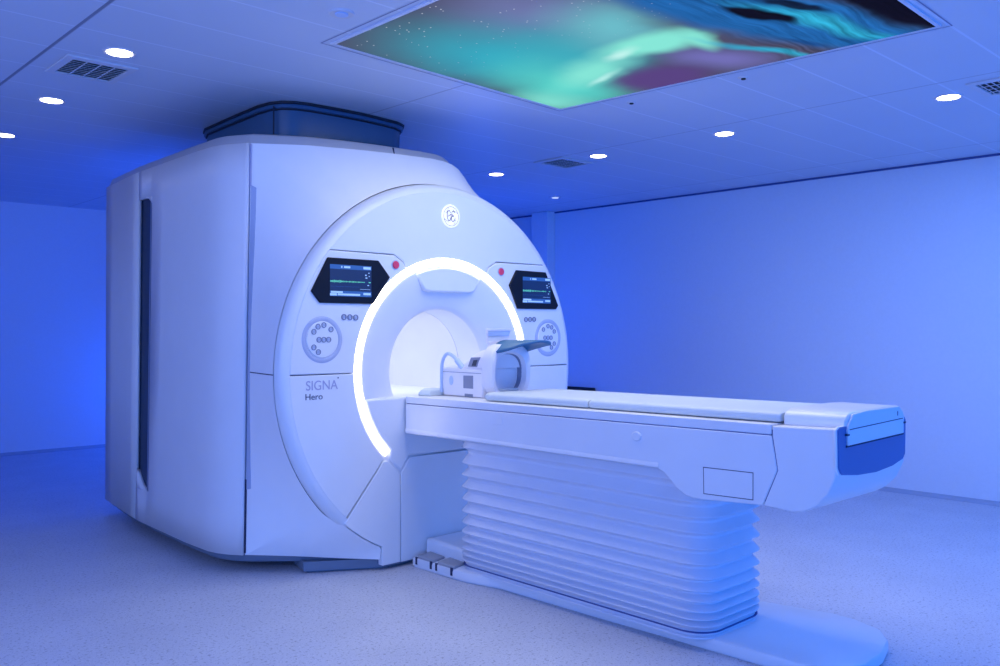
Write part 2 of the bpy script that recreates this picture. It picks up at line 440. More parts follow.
# lid on top with bevelled edge
def lid_loop(d, z):
    pts = []
    for t in (0.01, .2, .35, .45, .6, .75, .82, .86, .88, .90, .92, .94, .955, .97, .985, 1.0):
        p = interp(TOPL, t); c = Vector((-.2, 1.4)); q = Vector(p[:2]); e = (c-q).normalized()*d; pts.append((q.x+e.x, q.y+e.y, z))
    for x, y in ((-.93, .452), (-.85, .40), (-.708, .320), (-.56, .275), (-.412, .242), (-.213, .214), (-.05, .203), (.06, .200), (.13, .206)):
        pts.append((x, y + d, z))
    for x, y, dz in ((.19, .214, -.006), (.235, .222, -.022), (.27, .24, -.042)): pts.append((x-d*.6, y+d, z+dz))
    pts.append((.30-d, .6, z-.05)); pts.append((.30-d, 2.45, z-.05))
    return pts
L = [lid_loop(.004, 2.286), lid_loop(.006, 2.300), lid_loop(.028, 2.342), lid_loop(.05, 2.350)]
build('top_lid', *loft(L), LIDM, S, smooth=40)
strip('lid_joint', [(-.205, .228, 2.300), (-.200, .243, 2.340)], .006, .010, GAP)

# grey skirt under the housing, then the plinth on the floor
def plan(z, d):
    P = []
    for t in (0.0, .2, .35, .55, .75, .82, .86, .88, .90, .92, .94, .97, 1.0):
        b = interp(BOTL, t); P.append((b[0]+d, b[1]-(d*.5 if t < .1 else -d*.4), z))
    for x, y in ((-.80, .312), (-.62, .168), (-.452, .035)): P.append((x+d*.35, y+d*.55, z))
    for x, y in ((.467, .035), (.70, .21), (.96, .468)): P.append((x-d*.35, y+d*.55, z))
    P.append((.97-d, 2.5, z)); return P
build('base_skirt', *loft([plan(.105, .004), plan(.094, .008), plan(.055, .038)]), SKIRT, S, smooth=25)
pl = lambda d, z: [(-.775+d, .25+d*.6, z), (-.40, .03+d, z), (.42, .03+d, z), (.775-d, .25+d*.6, z), (.80-d, 2.2, z), (-.60+d, 2.2, z), (-.62+d, .8, z)]
build('plinth', *loft([pl(.03, 0), pl(.03, .008), pl(.004, .012), pl(0, .062)]), [SKIRT], S, smooth=20)

# round fascia: separate covers with narrow joints over a dark backing
def cover(name, poly, mat=WHITE2, y0=0.0, y1=.04, bevel=.004, parent=S): return build(name, *prism(poly, 'y', y0, y1), mat, parent, bevel=bevel, smooth=40)
def mir(poly): return [(2*CX-x, z) for x, z in poly]
RF, RO, RI = 1.012, .635, .585
a70 = 180 - math.degrees(math.asin(.635/RF)); aR70 = 117.6
top = arc(RF, a70-.25, 180-a70+.25, 70) + [(.39, 1.705), (.325, 1.668)] + arc(RO, 180-aR70, aR70, 40) + [(-.305, 1.668), (-.37, 1.705)]
cover('upper_fascia', top)
mod = arc(RF, 179.75, a70, 24) + [(-.367, 1.700), (-.307, 1.664)] + arc(RO, aR70+.3, 179.75, 36)
CP = []
for side in (0, 1):
    CP.append(cover('control_panel', mir(mod) if side else mod, y0=-.003, bevel=.006))
low = arc(RF, 180.05, 227.6, 30) + [(-.470, .560)] + arc(RO, 226.2, 180.05, 30)
for side in (0, 1): cover('lower_fascia', mir(low) if side else low)
apr = arc(1.04, 228.3, 244.2, 10) + [(-.443, .115), (-.443, .030), (-.325, .030), (-.325, .515), (-.408, .592), (-.440, .592), (-.466, .553)]
for side in (0, 1): cover('apron_panel', mir(apr) if side else apr)
chin = arc(RI, 193.6, 226, 20) + [(-.400, .597), (-.319, .521), (-.260, .603), (.280, .603), (.339, .521), (.420, .597)] + arc(RI, 314, 346.4, 20)
cover('chin_panel', chin, y0=-.002, y1=.15, bevel=.022)
cover('dock_panel', [(-.319, .508), (-.259, .596), (.279, .596), (.339, .508), (.339, .028), (-.319, .028)], y0=.002)
v, f = revolve([(RI, .030), (1.030, .030), (1.030, .055), (RI, .055)], 0, 360, 120, closed=True, prof_closed=True)
mb = MB().add(v, f).add(*prism([(-.436, .034), (.456, .034), (.456, .62), (-.436, .62)], 'y', .031, .056))
mb.build('fascia_backing', [JOINT], S, smooth=0)
build('fascia_rim', *revolve([(RF-.003, .0012), (1.028, .005), (1.045, .018), (1.056, .040), (1.058, .075), (1.03, .09), (RF, .05)], -50.0, 230.0, 150, prof_closed=True), WHITE2, S, smooth=50)
build('ring_bezel', *revolve([(.580, .007), (.650, .007), (.650, .022), (.580, .022)], 0, 360, 120, closed=True, prof_closed=True), WHITE2, S, smooth=60)
build('light_ring', *revolve([(.589, .008), (.592, -.002), (.610, -.005), (.626, -.002), (.629, .008), (.610, .02)], -46.3, 226.3, 130, CX, CZ+.005, prof_closed=True), RING, S, smooth=60)
build('funnel', *revolve([(.588, .004), (.575, .005), (.545, .010), (.50, .020), (.45, .034), (.405, .050), (.372, .064), (.353, .077), (.345, .094)], 0, 360, 120, closed=True), WHITE2, S, smooth=60)
v, f = revolve([(.345, .094), (.345, .300), (.3435, .302), (.3435, .306), (.345, .308), (.345, 1.9), (.38, 2.45)], 0, 360, 100, closed=True)
nf = 6; ix = [1 if (i % nf) in (2,) else 0 for i in range(len(f))]
build('bore_tunnel', v, f, [BORE, INKPALE], S, idx=ix, smooth=60)
build('bore_bridge', *prism([(-.303, .926), (.323, .926), (.30, .85), (-.28, .85)], 'y', .06, 2.0), BORE, S, bevel=.006)
vis = [(-.168, 1.535), (-.150, 1.517), (-.115, 1.510), (.175, 1.510), (.210, 1.517), (.226, 1.535)]
aL, aR = 113.0, 64.0
vis = vis + arc(.584, aR, aL, 16)
cover('bore_visor', vis, y0=-.002, y1=.10, bevel=.010)

# badge
def disc(r, y0, y1, cx, cz, n=32): return prism([cpt(r, 360*i/n, cx, cz) for i in range(n)], 'y', y0, y1)
bx, bz = .030, 1.945
B = build('logo_badge', *disc(.066, -.006, .002, bx, bz, 40), LOGO, S, bevel=.002)
def ring_mesh(r0, r1, y0, y1, cx, cz, n=40): return revolve([(r0, y0), (r1, y0), (r1, y1), (r0, y1)], 0, 360, n, cx, cz, closed=True, prof_closed=True)
LG = plastic('badge_line', (0.30, 0.27, 0.30), .6)
build('badge_circle', *ring_mesh(.0535, .0565, -.0075, -.005, bx, bz), LG, B)
def stroke(name, pts, w, y, mat, parent, cx, cz, s):
    P = [Vector((cx + x*s, cz + z*s)) for x, z in pts]; v = []
    for i, p in enumerate(P):
        t = (P[min(i+1, len(P)-1)] - P[max(i-1, 0)]).normalized(); nrm = Vector((-t.y, t.x))*w/2
        v += [(p.x-nrm.x, y, p.y-nrm.y), (p.x+nrm.x, y, p.y+nrm.y)]
    return v, [(2*i, 2*i+1, 2*i+3, 2*i+2) for i in range(len(P)-1)]
def spline(pts, n=6):
    out = []
    for i in range(len(pts)-1):
        p0 = Vector(pts[max(i-1, 0)]); p1 = Vector(pts[i]); p2 = Vector(pts[i+1]); p3 = Vector(pts[min(i+2, len(pts)-1)])
        for k in range(n):
            t = k/n; out.append(tuple(.5*((2*p1) + (p2-p0)*t + (2*p0-5*p1+4*p2-p3)*t*t + (3*p1-p0-3*p2+p3)*t**3)))
    out.append(tuple(pts[-1])); return out
mb = MB()
gl = spline([(-.08, .30), (-.22, .50), (-.42, .38), (-.48, .0), (-.36, -.36), (-.16, -.40), (-.04, -.12), (-.02, .16), (-.26, .05), (-.36, -.05)])
el = spline([(.42, .34), (.26, .50), (.08, .36), (.14, .12), (.30, .04), (.10, -.04), (.02, -.26), (.18, -.46), (.40, -.32), (.48, -.10)])
for p in (gl, el): mb.add(*stroke('', p, .0062, -.0072, LG, B, bx, bz, .062))
for k in range(4):
    a = 90*k + 20
    mb.add(*stroke('', spline([(.84*math.cos(D2R(a)), .84*math.sin(D2R(a))), (.72*math.cos(D2R(a+16)), .72*math.sin(D2R(a+16))), (.62*math.cos(D2R(a+38)), .62*math.sin(D2R(a+38))), (.74*math.cos(D2R(a+46)), .74*math.sin(D2R(a+46)))]), .003, -.0072, LG, B, bx, bz, .062))
mb.build('badge_monogram', [LG], B, smooth=0)

def text(name, body, x, z, size, mat, parent, y=-.0025, extr=.0006, width=None, offset=0.0):
    cu = bpy.data.curves.new(name, 'FONT'); cu.body = body; cu.size = size; cu.extrude = extr; cu.offset = offset
    to = bpy.data.objects.new('tmp', cu); COL.objects.link(to)
    dg = bpy.context.evaluated_depsgraph_get(); me = bpy.data.meshes.new_from_object(to.evaluated_get(dg)); bpy.data.objects.remove(to)
    if not me.vertices: return None
    xs = [q.co.x for q in me.vertices]; k = (width/(max(xs)-min(xs))) if width else 1.0
    P = [(x + q.co.x*k, y - q.co.z, z + q.co.y) for q in me.vertices]
    return build(name, P, [tuple(p.vertices) for p in me.polygons], mat, parent, smooth=0)
LF = [o for o in S.children if o.name.startswith('lower_fascia')][0]
text('model_lettering', 'SIGNA', -.912, .993, .068, INKPALE, LF, y=-.0008, width=.185)
text('model_lettering', 'Hero', -.916, .945, .044, INK, LF, y=-.0008, width=.098)
build('indicator_dot', *disc(.004, -.001, .0, -.722, 1.050, 10), INK, LF)

# control panels: display glass, screen, dial keypad, call button
def display(P, bezel, s0, s1, sgn):
    bz_ = build('display_bezel', *prism(bezel, 'y', -.014, .0), BLACK, P, bevel=.004)
    x0, x1, z0, z1 = s0[0], s1[0], s0[1], s1[1]; w = x1-x0; h = z1-z0; y = -.0146
    def q(a, b, c, d, yy): return [(x0+w*a, yy, z0+h*c), (x0+w*b, yy, z0+h*c), (x0+w*b, yy, z0+h*d), (x0+w*a, yy, z0+h*d)], [(0, 1, 2, 3)]
    mb = MB().add(*q(0, 1, 0, 1, y), 0)
    mb.add(*q(0, 1, .86, 1.0, y-.0003), 1); mb.add(*q(0, 1, 0, .17, y-.0003), 1)
    for a, b, c, d in ((.26, .29, .90, .96), (.33, .48, .90, .96), (.80, .98, .89, .97), (.02, .30, .10, .16), (.18, .72, .03, .09), (.80, .98, .06, .13), (.0, .16, .02, .09),
                       (.92, .95, .76, .79), (.84, .88, .68, .72), (.93, .96, .66, .68), (.85, .90, .60, .63), (.90, .94, .36, .39), (.72, .97, .235, .245)): mb.add(*q(a, b, c, d, y-.0006), 2)
    for i in range(30):
        a = .01 + i*.0275 + random.random()*.006; hh = .02 + .035*random.random() + (.03 if i < 10 else 0)
        mb.add(*q(a, a+.018, .47-hh/2, .47+hh/2, y-.0006), 3)
    mb.add(*q(.93, .98, .455, .485, y-.0006), 3)
    for i in range(24): mb.add(*q(.02+i*.03, .03+i*.03, .305, .318, y-.0006), 1)
    mb.build('display_screen', [SCREEN, SCRBAR, SCRTXT, SCRGRN], P, smooth=0)
bezL = [(-.790, 1.664), (-.478, 1.664), (-.402, 1.578), (-.512, 1.432), (-.836, 1.432), (-.886, 1.490)]
display(CP[0], bezL, (-.780, 1.468), (-.526, 1.630), 1)
bezR = [(.808, 1.660), (.549, 1.662), (.489, 1.568), (.560, 1.426), (.905, 1.428), (.925, 1.452)]
display(CP[1], bezR, (.600, 1.463), (.850, 1.624), -1)
def keypad(P, cx, cz, holes):
    build('keypad_surround', *revolve([(.093, -.002), (.098, -.006), (.114, -.006), (.120, -.002), (.120, .004), (.093, .004)], 0, 360, 48, cx, cz, closed=True, prof_closed=True), PADGREY, P)
    build('keypad', *disc(.092, -.008, .0, cx, cz, 40), WHITE2, P, bevel=.003)
    for dx, dz in holes:
        b = MB().add(*ring_mesh(.0105, .0145, -.0105, -.006, cx+dx, cz+dz, 18)).add(*disc(.0085, -.0095, -.006, cx+dx, cz+dz, 14), 1)
        b.build('push_button', [COILG, PADGREY], P)
H1 = [(-.052, .040), (-.028, .066), (.006, .074), (.048, .052), (-.022, .0), (.006, .0), (.034, .0), (-.052, -.038), (-.026, -.062)]
keypad(CP[0], -.818, 1.246, H1)
keypad(CP[1], .838, 1.246, [(-x, z) for x, z in H1])
for sgn, P in ((1, CP[0]), (-1, CP[1])):
    for k in range(3):
        x = CX + sgn*(-.690 + k*.036 - CX)
        b = MB().add(*ring_mesh(.011, .0155, -.0075, -.002, x, 1.362-.001*k, 18)).add(*disc(.008, -.0065, -.002, x, 1.362-.001*k, 12), 1)
        b.build('push_button', [COILG, PADGREY], P)
    x = CX + sgn*(-.361-CX)
    build('stop_button', *disc(.021, -.012, .0, x if sgn > 0 else .425, 1.647, 24), RED, P, bevel=.004)
    build('button_rim', *ring_mesh(.0215, .0265, -.006, -.001, x if sgn > 0 else .425, 1.647, 28), PADGREY, P)

# ------------------------------------------------------------------ fabric collar between scanner and ceiling
Q = thing('ceiling_collar', 'dark blue-grey collar joining the scanner lid to the ceiling', 'collar', (-.2, 1.1, 2.35))
def cl(d, z):
    base = [(-.50, 1.75), (-.66, 1.70), (-.70, 1.593), (-.724, 1.126), (-.733, .84), (-.720, .72), (-.684, .644), (-.625, .598), (-.549, .577), (-.37, .562), (-.19, .558), (-.02, .575), (.09, .59), (.17, .63), (.215, .70), (.225, .80), (.225, 1.60), (.12, 1.75)]
    c = Vector((-.25, 1.1)); out = []
    for p in base:
        e = (c-Vector(p)).normalized()*d; out.append((p[0]+e.x, p[1]+e.y, z))
    return out
build('collar_body', *loft([cl(.03, 2.345), cl(.028, 2.40), cl(.022, 2.562)]), COLLAR, Q, smooth=50)
build('collar_rim', *loft([cl(.012, 2.560), cl(.002, 2.563), cl(.002, 2.580), cl(.004, 2.584)]), COLLAR, Q, smooth=40)
build('collar_gasket', *loft([cl(.0, 2.583), cl(-.006, 2.586), cl(-.006, 2.596), cl(0, 2.5995)]), COLLARB, Q, smooth=40)
build('collar_seal', *loft([cl(.016, 2.552), cl(.012, 2.554), cl(.012, 2.559), cl(.016, 2.561)]), COLLARB, Q, smooth=40)
build('collar_joint', *box(-.713, -.7085, .680, .688, 2.36, 2.57), COLLARB, Q, smooth=0)

# ------------------------------------------------------------------ patient table
T = thing('patient_table', 'long white patient table on pleated bellows docked at the scanner', 'patient table', (0, -1.2, 0))
# base
bl = [(-.262, -.03), (-.262, -.36), (-.258, -.46), (-.238, -.54), (-.205, -.66), (-.185, -1.29), (-.165, -1.71), (-.155, -2.02), (-.145, -2.22), (-.10, -2.34), (.03, -2.402), (.20, -2.392), (.35, -2.352), (.45, -2.278), (.500, -2.16), (.508, -2.05), (.43, -1.72), (.40, -1.2), (.38, -.40), (.36, -.03)]
def inset(P, d, z):
    c = Vector((.12, -1.2)); out = []; n = len(P)
    for i in range(n):
        a = Vector(P[i-1]); b = Vector(P[(i+1) % n]); t = (b-a).normalized(); nr = Vector((-t.y, t.x)); q = Vector(P[i])+nr*d
        out.append((q.x, q.y, z))
    return out
build('base_plate', *loft([inset(bl, .010, 0), inset(bl, .010, .006), inset(bl, 0, .009), inset(bl, .0, .038), inset(bl, .006, .050), inset(bl, .018, .056)]), SATIN, T, smooth=35)
ped = [(-.155, -.012), (-.150, -.040), (-.16, -.33), (-.16, -.60), (.30, -.60), (.30, -.012)]
build('step_housing', *loft([[(x, y, .05) for x, y in ped], [(x, y, .12) for x, y in ped], [(x+.012*(1 if x < 0 else -1), y-.0, .133) for x, y in ped]]), SATIN, T, smooth=30, bevel=.006)
for k, (ya, yb) in enumerate(((-.055, -.195), (-.225, -.365))):
    pd = [(-.258, ya-.01), (-.150, ya+.012), (-.162, yb+.012), (-.258, yb-.012)]
    p = build('foot_pedal', *prism(pd, 'z', .05, .068), PEDAL, T, bevel=.006)
    build('pedal_slot', *box(-.2635, -.255, yb+.012, ya-.012, .022, .052), SATIN, p, bevel=.002)
    for yy in (ya-.008, yb+.008): build('pedal_gap', *box(-.2645, -.2575, yy-.008, yy+.008, .018, .058), GAP, p, smooth=0)
# bellows
bx0, bx1, by0, by1 = -.236, .268, -1.880, -.330
zp = [.688, .607, .544, .482, .417, .355, .297, .247, .204, .164, .131, .104]
levels = [(.745, .016), (.72, .014)]
for i, z in enumerate(zp):       # each fold: crest, short underside, valley, long slope out to the next crest
    dz = z - (zp[i+1] if i+1 < len(zp) else .078)
    levels.append((z+.0015, .0015)); levels.append((z-.0015, .0015))
    if i+1 < len(zp): levels += [(z-.20*dz, .021), (z-.33*dz, .0265), (z-.46*dz, .0265), (z-.66*dz, .017)]
levels += [(.085, .016), (.062, .018), (.056, .010), (.050, .010)]
loops = []
base_pts = rrect(bx0, bx1, by0, by1, .125, 12, sub=.09)
bcx, bcy = (bx0+bx1)/2, (by0+by1)/2
for z, d in levels:
    sx, sy = 1 - 2*d/(bx1-bx0), 1 - 2*d/(by1-by0)
    loops.append([(bcx+(x-bcx)*sx, bcy+(y-bcy)*sy, z) for x, y in base_pts])
build('bellows', *loft(loops), BELLOW, T, smooth=24)
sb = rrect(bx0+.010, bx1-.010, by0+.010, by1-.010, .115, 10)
build('bellows_shadow_line', *loft([[(x, y, .0745) for x, y in sb], [(x, y, .0785) for x, y in sb]]), JOINT, T, smooth=40)  # dark ring coloured in for the shadowed groove at the bellows foot
# table body: profile seen from the side, extruded across
XL, XR = -.300, .275
sl = lambda y: .0098*(-y)           # the top climbs slightly towards the foot end
prof = [(-.012, .732), (-.012, .8926), (-2.10, .9132), (-2.199, .9142), (-2.221, .79), (-2.164, .655), (-1.90, .640), (-1.86, .640), (-1.825, .648), (-1.79, .668), (-1.755, .698), (-1.725, .724), (-1.69, .738), (-1.64, .741)]
build('table_frame', *prism(prof, 'x', XL, XR), SATIN, T, bevel=.004, seg=2)
build('lower_lip', *prism([(XL-.003, .742), (XL-.002, .756), (XL+.004, .764), (XL+.02, .764), (XL+.02, .736), (XL+.004, .736)], 'y', -.014, -1.70), SATIN, T, smooth=50)
def slab(name, xs, y0, y1, z0, z1, mat, bev=.01, seg=3):
    poly = [(y0, z0(y0)), (y0, z1(y0)), (y1, z1(y1)), (y1, z0(y1))]
    return build(name, *prism(poly, 'x', *xs), mat, T, bevel=bev, seg=seg)
slab('rail_filler', (XL+.006, XR-.006), -.02, -2.19, lambda y: .88+sl(y), lambda y: .91+sl(y), JOINT, 0)
slab('top_rail', (XL+.001, XR-.001), -.012, -2.198, lambda y: .8955+sl(y), lambda y: .934+sl(y), SATIN, .005)
ft = [(-2.2015, .950), (-2.202, .9165), (-2.2235, .79), (-2.1665, .655), (-2.285, .648), (-2.33, .658), (-2.375, .685), (-2.415, .73), (-2.438, .785), (-2.444, .82), (-2.442, .957)]
build('foot_housing', *prism(ft, 'x', XL, XR), SATIN, T, bevel=.005, seg=2)
dark = [(-2.198, .935), (-2.215, .79), (-2.17, .67), (-2.25, .67), (-2.25, .935)]
build('joint_filler', *prism(dark, 'x', XL+.004, XR-.004), JOINT, T, smooth=0)
# hatch outline on the near side, small cover, bump
def hatch(P):
    n = len(P); mb = MB()
    for i in range(n):
        a = Vector(P[i]); b = Vector(P[(i+1) % n]); t = (b-a).normalized()*.0015; nr = Vector((-t.y, t.x))
        mb.add([(XL-.0006, *(a-t-nr)), (XL-.0006, *(b+t-nr)), (XL-.0006, *(b+t+nr)), (XL-.0006, *(a-t+nr))], [(0, 1, 2, 3)])
    return mb
hp = [(-1.911, .766), (-2.125, .770), (-2.125, .670), (-1.913, .664)]
hb = build('access_hatch', *prism(hp, 'x', XL-.0005, XL+.01), SATIN, T, smooth=0)
k = [(-1.911, .766), (-2.125, .770), (-2.125, .670), (-1.913, .664)]
hatch(k).build('hatch_joint', [GAP], hb, smooth=0)
build('side_cover', *prism([(-.705, .836), (-.705, .893), (-.783, .896), (-.783, .838)], 'x', XL-.0015, XL+.004), SATIN, T, bevel=.001)
v, f = prism([(-1.588+.024*math.cos(2*PI*i/20), .857+.020*math.sin(2*PI*i/20)) for i in range(20)], 'x', XL-.006, XL+.004)
build('side_button', v, f, SATIN, T, bevel=.004)
# end cap and end plate
cap = [(-.245, .948), (-.245, .982), (-.234, 1.000), (-.205, 1.010), (-.10, 1.013), (.10, 1.013), (.195, 1.010), (.222, 1.000), (.235, .982), (.235, .948)]
build('end_cap', *prism(cap, 'y', -2.215, -2.452), SILVER, T, bevel=.008)
rim = [(XL-.004, .954), (XL+.001, .825), (-.285, .805), (-.272, .798), (-.15, .784), (0, .778), (.14, .786), (.237, .803), (.259, .822), (.263, .952), (.250, .966), (-.285, .964)]
build('end_rim', *prism([(x*1.02, z - (.006 if z < .9 else -.002)) for x, z in rim], 'y', -2.436, -2.4475), SILVER, T, bevel=.003)
build('end_plate', *prism(rim, 'y', -2.440, -2.4525), BLUEP, T, bevel=.003)
pull = [(-.243, .897), (.226, .904), (.228, .958), (.232, .960), (.218, .988), (.182, 1.009), (-.10, 1.010), (-.205, 1.004), (-.238, .972), (-.246, .952)]
pp = build('pull_plate', *prism(pull, 'y', -2.450, -2.459), SATIN, T, bevel=.002)
build('plate_joint', *prism([(-.235, .951), (.215, .960), (.215, .963), (-.235, .954)], 'y', -2.4585, -2.4597), GAP, pp, smooth=0)
build('plate_shadow', *prism([(-.250, .891), (.232, .898), (.232, .905), (-.250, .898)], 'y', -2.452, -2.456), GAP, pp, smooth=0)
for x, z in ((-.247, .935), (.232, .944)): build('plate_pin', *box(x-.010, x+.010, -2.461, -2.452, z-.003, z+.003), GAP, pp, smooth=0)
build('plate_mark', *box(.165, .172, -2.4597, -2.458, .975, .992), INK, pp, smooth=0)

# mattress pads resting on the table
def pad(name, y0, y1, label, g):
    zb0, zb1 = .9345+sl(y0), .9345+sl(y1); loops = []
    c = [(-.244, 0.003), (-.250, .008), (-.252, .026), (-.246, .036), (-.232, .041), (-.20, .043), (0, .042), (.18, .043), (.218, .041), (.232, .036), (.238, .026), (.236, .008), (.230, .003)]
    ys = [(y0, .6), (y0-.006, .9), (y0-.02, 1.0), ((y0+y1)/2, 1.0), (y1+.02, 1.0), (y1+.006, .9), (y1, .6)]
    for y, s in ys: loops.append([(x*(1-.03*(1-s)), y, .9345+sl(y) + .022+(z-.022)*(.45+.55*s) if s < 1 else .9345+sl(y)+z) for x, z in c])
    return tag(build(name, *loft(loops), VINYL, None, loc=(0, (y0+y1)/2, zb0), smooth=50), label, 'mattress', g)
pad('mattress_pad', -.600, -1.275, 'thin grey mattress pad on the table next to the head coil', 'grey pads on the patient table')
pad('mattress_pad', -1.282, -2.205, 'thin grey mattress pad on the table at its foot end', 'grey pads on the patient table')

# ------------------------------------------------------------------ head coil on the table
HC = thing('head_coil', 'white head coil with tinted shield standing on the patient table', 'head coil', (.02, -.32, .9365))
xl, xr = -.130, .165
ZC = .9385
build('lower_shell', *prism([(xl, ZC), (xl, 1.085), (xl+.012, 1.098), (xr-.012, 1.098), (xr, 1.085), (xr, ZC)], 'y', -.128, -.452), COILW, HC, bevel=.008)
build('shell_joint', *box(xl-.0008, xl+.004, -.440, -.130, 1.066, 1.069), COILG, HC, smooth=0)
# domed upper shell
loops = []
for y, h, w in ((-.272, .000, .86), (-.285, .035, .90), (-.320, .070, .95), (-.37, .096, .97), (-.43, .108, .985), (-.47, .110, 1.0)):
    L = []
    for i in range(17):
        a = PI*i/16; cxm = (xl+xr)/2; hw = (xr-xl)/2*w
        cz = math.copysign(abs(math.cos(a))**.6, math.cos(a)); sz = math.sin(a)**.7
        L.append((cxm - hw*cz, y, 1.094 + h*sz))
    loops.append(L)
build('upper_shell', *loft(loops), COILW, HC, smooth=45)
# front arch with oval opening
def oval(rx, rz, y, zc=1.062, xc=.0175, n=40, e=.8):
    return [(xc + rx*math.copysign(abs(math.cos(2*PI*i/n))**e, math.cos(2*PI*i/n)), y, zc + rz*math.copysign(abs(math.sin(2*PI*i/n))**e, math.sin(2*PI*i/n))) for i in range(n)]
L = [oval(.149, .142, -.448, e=.62, zc=1.081), oval(.151, .143, -.462, e=.62, zc=1.082), oval(.150, .142, -.505, e=.62, zc=1.081), oval(.142, .134, -.515, e=.66, zc=1.080),
     oval(.116, .112, -.512, zc=1.066), oval(.112, .108, -.500, zc=1.064), oval(.108, .104, -.44, zc=1.062)]
build('front_arch', *loft(L, caps=False), COILW, HC, smooth=50)
L = [oval(.1125, .1085, -.488), oval(.100, .096, -.43), oval(.095, .09, -.30), oval(.07, .07, -.22), oval(.02, .02, -.20)]
build('coil_bore', *loft(L, caps=False), COILG, HC, smooth=60)
build('head_cushion', *loft([[(.0175-.07+.0, -.49, .966), (.0875, -.49, .966), (.0875, -.28, .966), (-.0525, -.28, .966)], [(-.065, -.50, .985), (.10, -.50, .985), (.10, -.27, .985), (-.065, -.27, .985)]]), VINYL, HC, bevel=.006)
def sidepatch(name, P, mat, d=.002, x=xl): return build(name, *prism(P, 'x', x-d, x+.004), mat, HC, bevel=.0008)
sidepatch('side_window', [(-.300, .985), (-.300, 1.052), (-.377, 1.054), (-.377, .985)], COILG)
sidepatch('lower_latch', [(-.310, .9395), (-.310, .956), (-.375, .956), (-.375, .9395)], COILG)
v, f = prism([(-.198+.016*math.cos(2*PI*i/16), 1.022+.026*math.sin(2*PI*i/16)) for i in range(16)], 'x', xl-.0025, xl+.004)
build('round_emblem', v, f, CABLE, HC, bevel=.001)
# eye slot in the dome flank
build('eye_window', *loft([[(xl+.002, -.330, 1.100), (xl+.004, -.352, 1.150), (xl+.004, -.425, 1.153), (xl+.002, -.405, 1.100)], [(xl+.03, -.330, 1.100), (xl+.03, -.352, 1.150), (xl+.03, -.425, 1.153), (xl+.03, -.405, 1.100)]]), COILG, HC, bevel=.003)
build('window_core', *loft([[(xl-.001, -.365, 1.106), (xl+.001, -.378, 1.136), (xl+.001, -.408, 1.138), (xl-.001, -.395, 1.106)], [(xl+.03, -.365, 1.106), (xl+.03, -.378, 1.136), (xl+.03, -.408, 1.138), (xl+.03, -.395, 1.106)]]), NAVY, HC, smooth=0)
# tinted shield: arched hood reaching out over the pad
nu, nv = 12, 8; v = []; f = []
for j in range(nv+1):
    t = j/nv; y = -.462 - .265*t
    for i in range(nu+1):
        u = -1 + 2*i/nu; w = .125 - .020*t; x = .03 + u*w - .0*t
        z = 1.238 - (.050*(1-t)**1.2 + .016)*abs(u)**2.2 - .010*math.sin(PI*t)*(u < -.2)
        v.append((x, y + .035*abs(u)**3*t, z))
for j in range(nv):
    for i in range(nu): k = j*(nu+1)+i; f.append((k, k+1, k+nu+2, k+nu+1))
sh = build('tinted_shield', v, f, TEAL, HC, smooth=60); md = sh.modifiers.new('thick', 'SOLIDIFY'); md.thickness = .012; md.offset = 0
for x in (-.075, .135): build('shield_hinge', *box(x-.012, x+.012, -.510, -.455, 1.19, 1.210), COILW, HC, bevel=.004)
# mirror in its upright frame
mx0, mx1, my = -.058, .128, -.40
mb = MB()
P = lambda x, z: (x, my - (z-1.25)*.15, z)
fr = [(mx0, 1.302), (mx1, 1.302), (mx1-.025, 1.222), (mx0+.012, 1.222)]; inn = [(mx0+.010, 1.290), (mx1-.014, 1.290), (mx1-.030, 1.234), (mx0+.020, 1.234)]
def q3(p, d): a = P(*p); return (a[0], a[1]+d, a[2])
v = [q3(p, 0) for p in fr] + [q3(p, 0) for p in inn] + [q3(p, .012) for p in fr] + [q3(p, .012) for p in inn]
f = []
for i in range(4):
    j = (i+1) % 4; f += [(i, j, 4+j, 4+i), (8+i, 12+i, 12+j, 8+j), (i, 8+i, 8+j, j), (4+i, 4+j, 12+j, 12+i)]
mf = build('mirror_frame', v, f, COILW, HC, bevel=.002)
build('mirror_glass', [q3(p, .006) for p in inn], [(0, 1, 2, 3)], SILVER, mf, smooth=0).modifiers.new('thick', 'SOLIDIFY').thickness = .003
build('frame_band', [q3(p, -.001) for p in ((mx0+.012, 1.288), (mx1-.016, 1.288), (mx1-.022, 1.264), (mx0+.014, 1.264))], [(0, 1, 2, 3)], CABLE, mf, smooth=0).modifiers.new('thick', 'SOLIDIFY').thickness = .002
for x in (-.03, .085): build('mirror_post', *box(x-.008, x+.008, my-.004, my+.012, 1.19, 1.232), COILW, HC, bevel=.002)
# cable loop and plug
pts = spline([(xl-.004, -.121, .955), (xl-.004, -.121, 1.06), (xl-.002, -.124, 1.115), (xl, -.145, 1.155), (xl, -.175, 1.166), (xl+.004, -.215, 1.150), (xl+.01, -.245, 1.120), (xl+.014, -.268, 1.094)], 6)
build('coil_cable', *tube(pts, .0095, 10), CABLE, HC, smooth=60)
build('cable_boot', *tube([(xl+.008, -.236, 1.132), (xl+.016, -.278, 1.088)], .016, 10), CABLE, HC, smooth=60)
PL = [(-.245, -.055), (-.16, .03), (-.06, .03), (-.06, -.12), (-.22, -.12)]
tag(build('coil_plug', *loft([[(x, y, .9355) for x, y in PL], [(x, y, .950) for x, y in PL], [(x+.02 if x < -.1 else x, y, .968) for x, y in PL]]), VINYL, None, loc=(-.15, -.05, .935), bevel=.005), 'low blue-grey plug on the table between bore and head coil', 'plug')

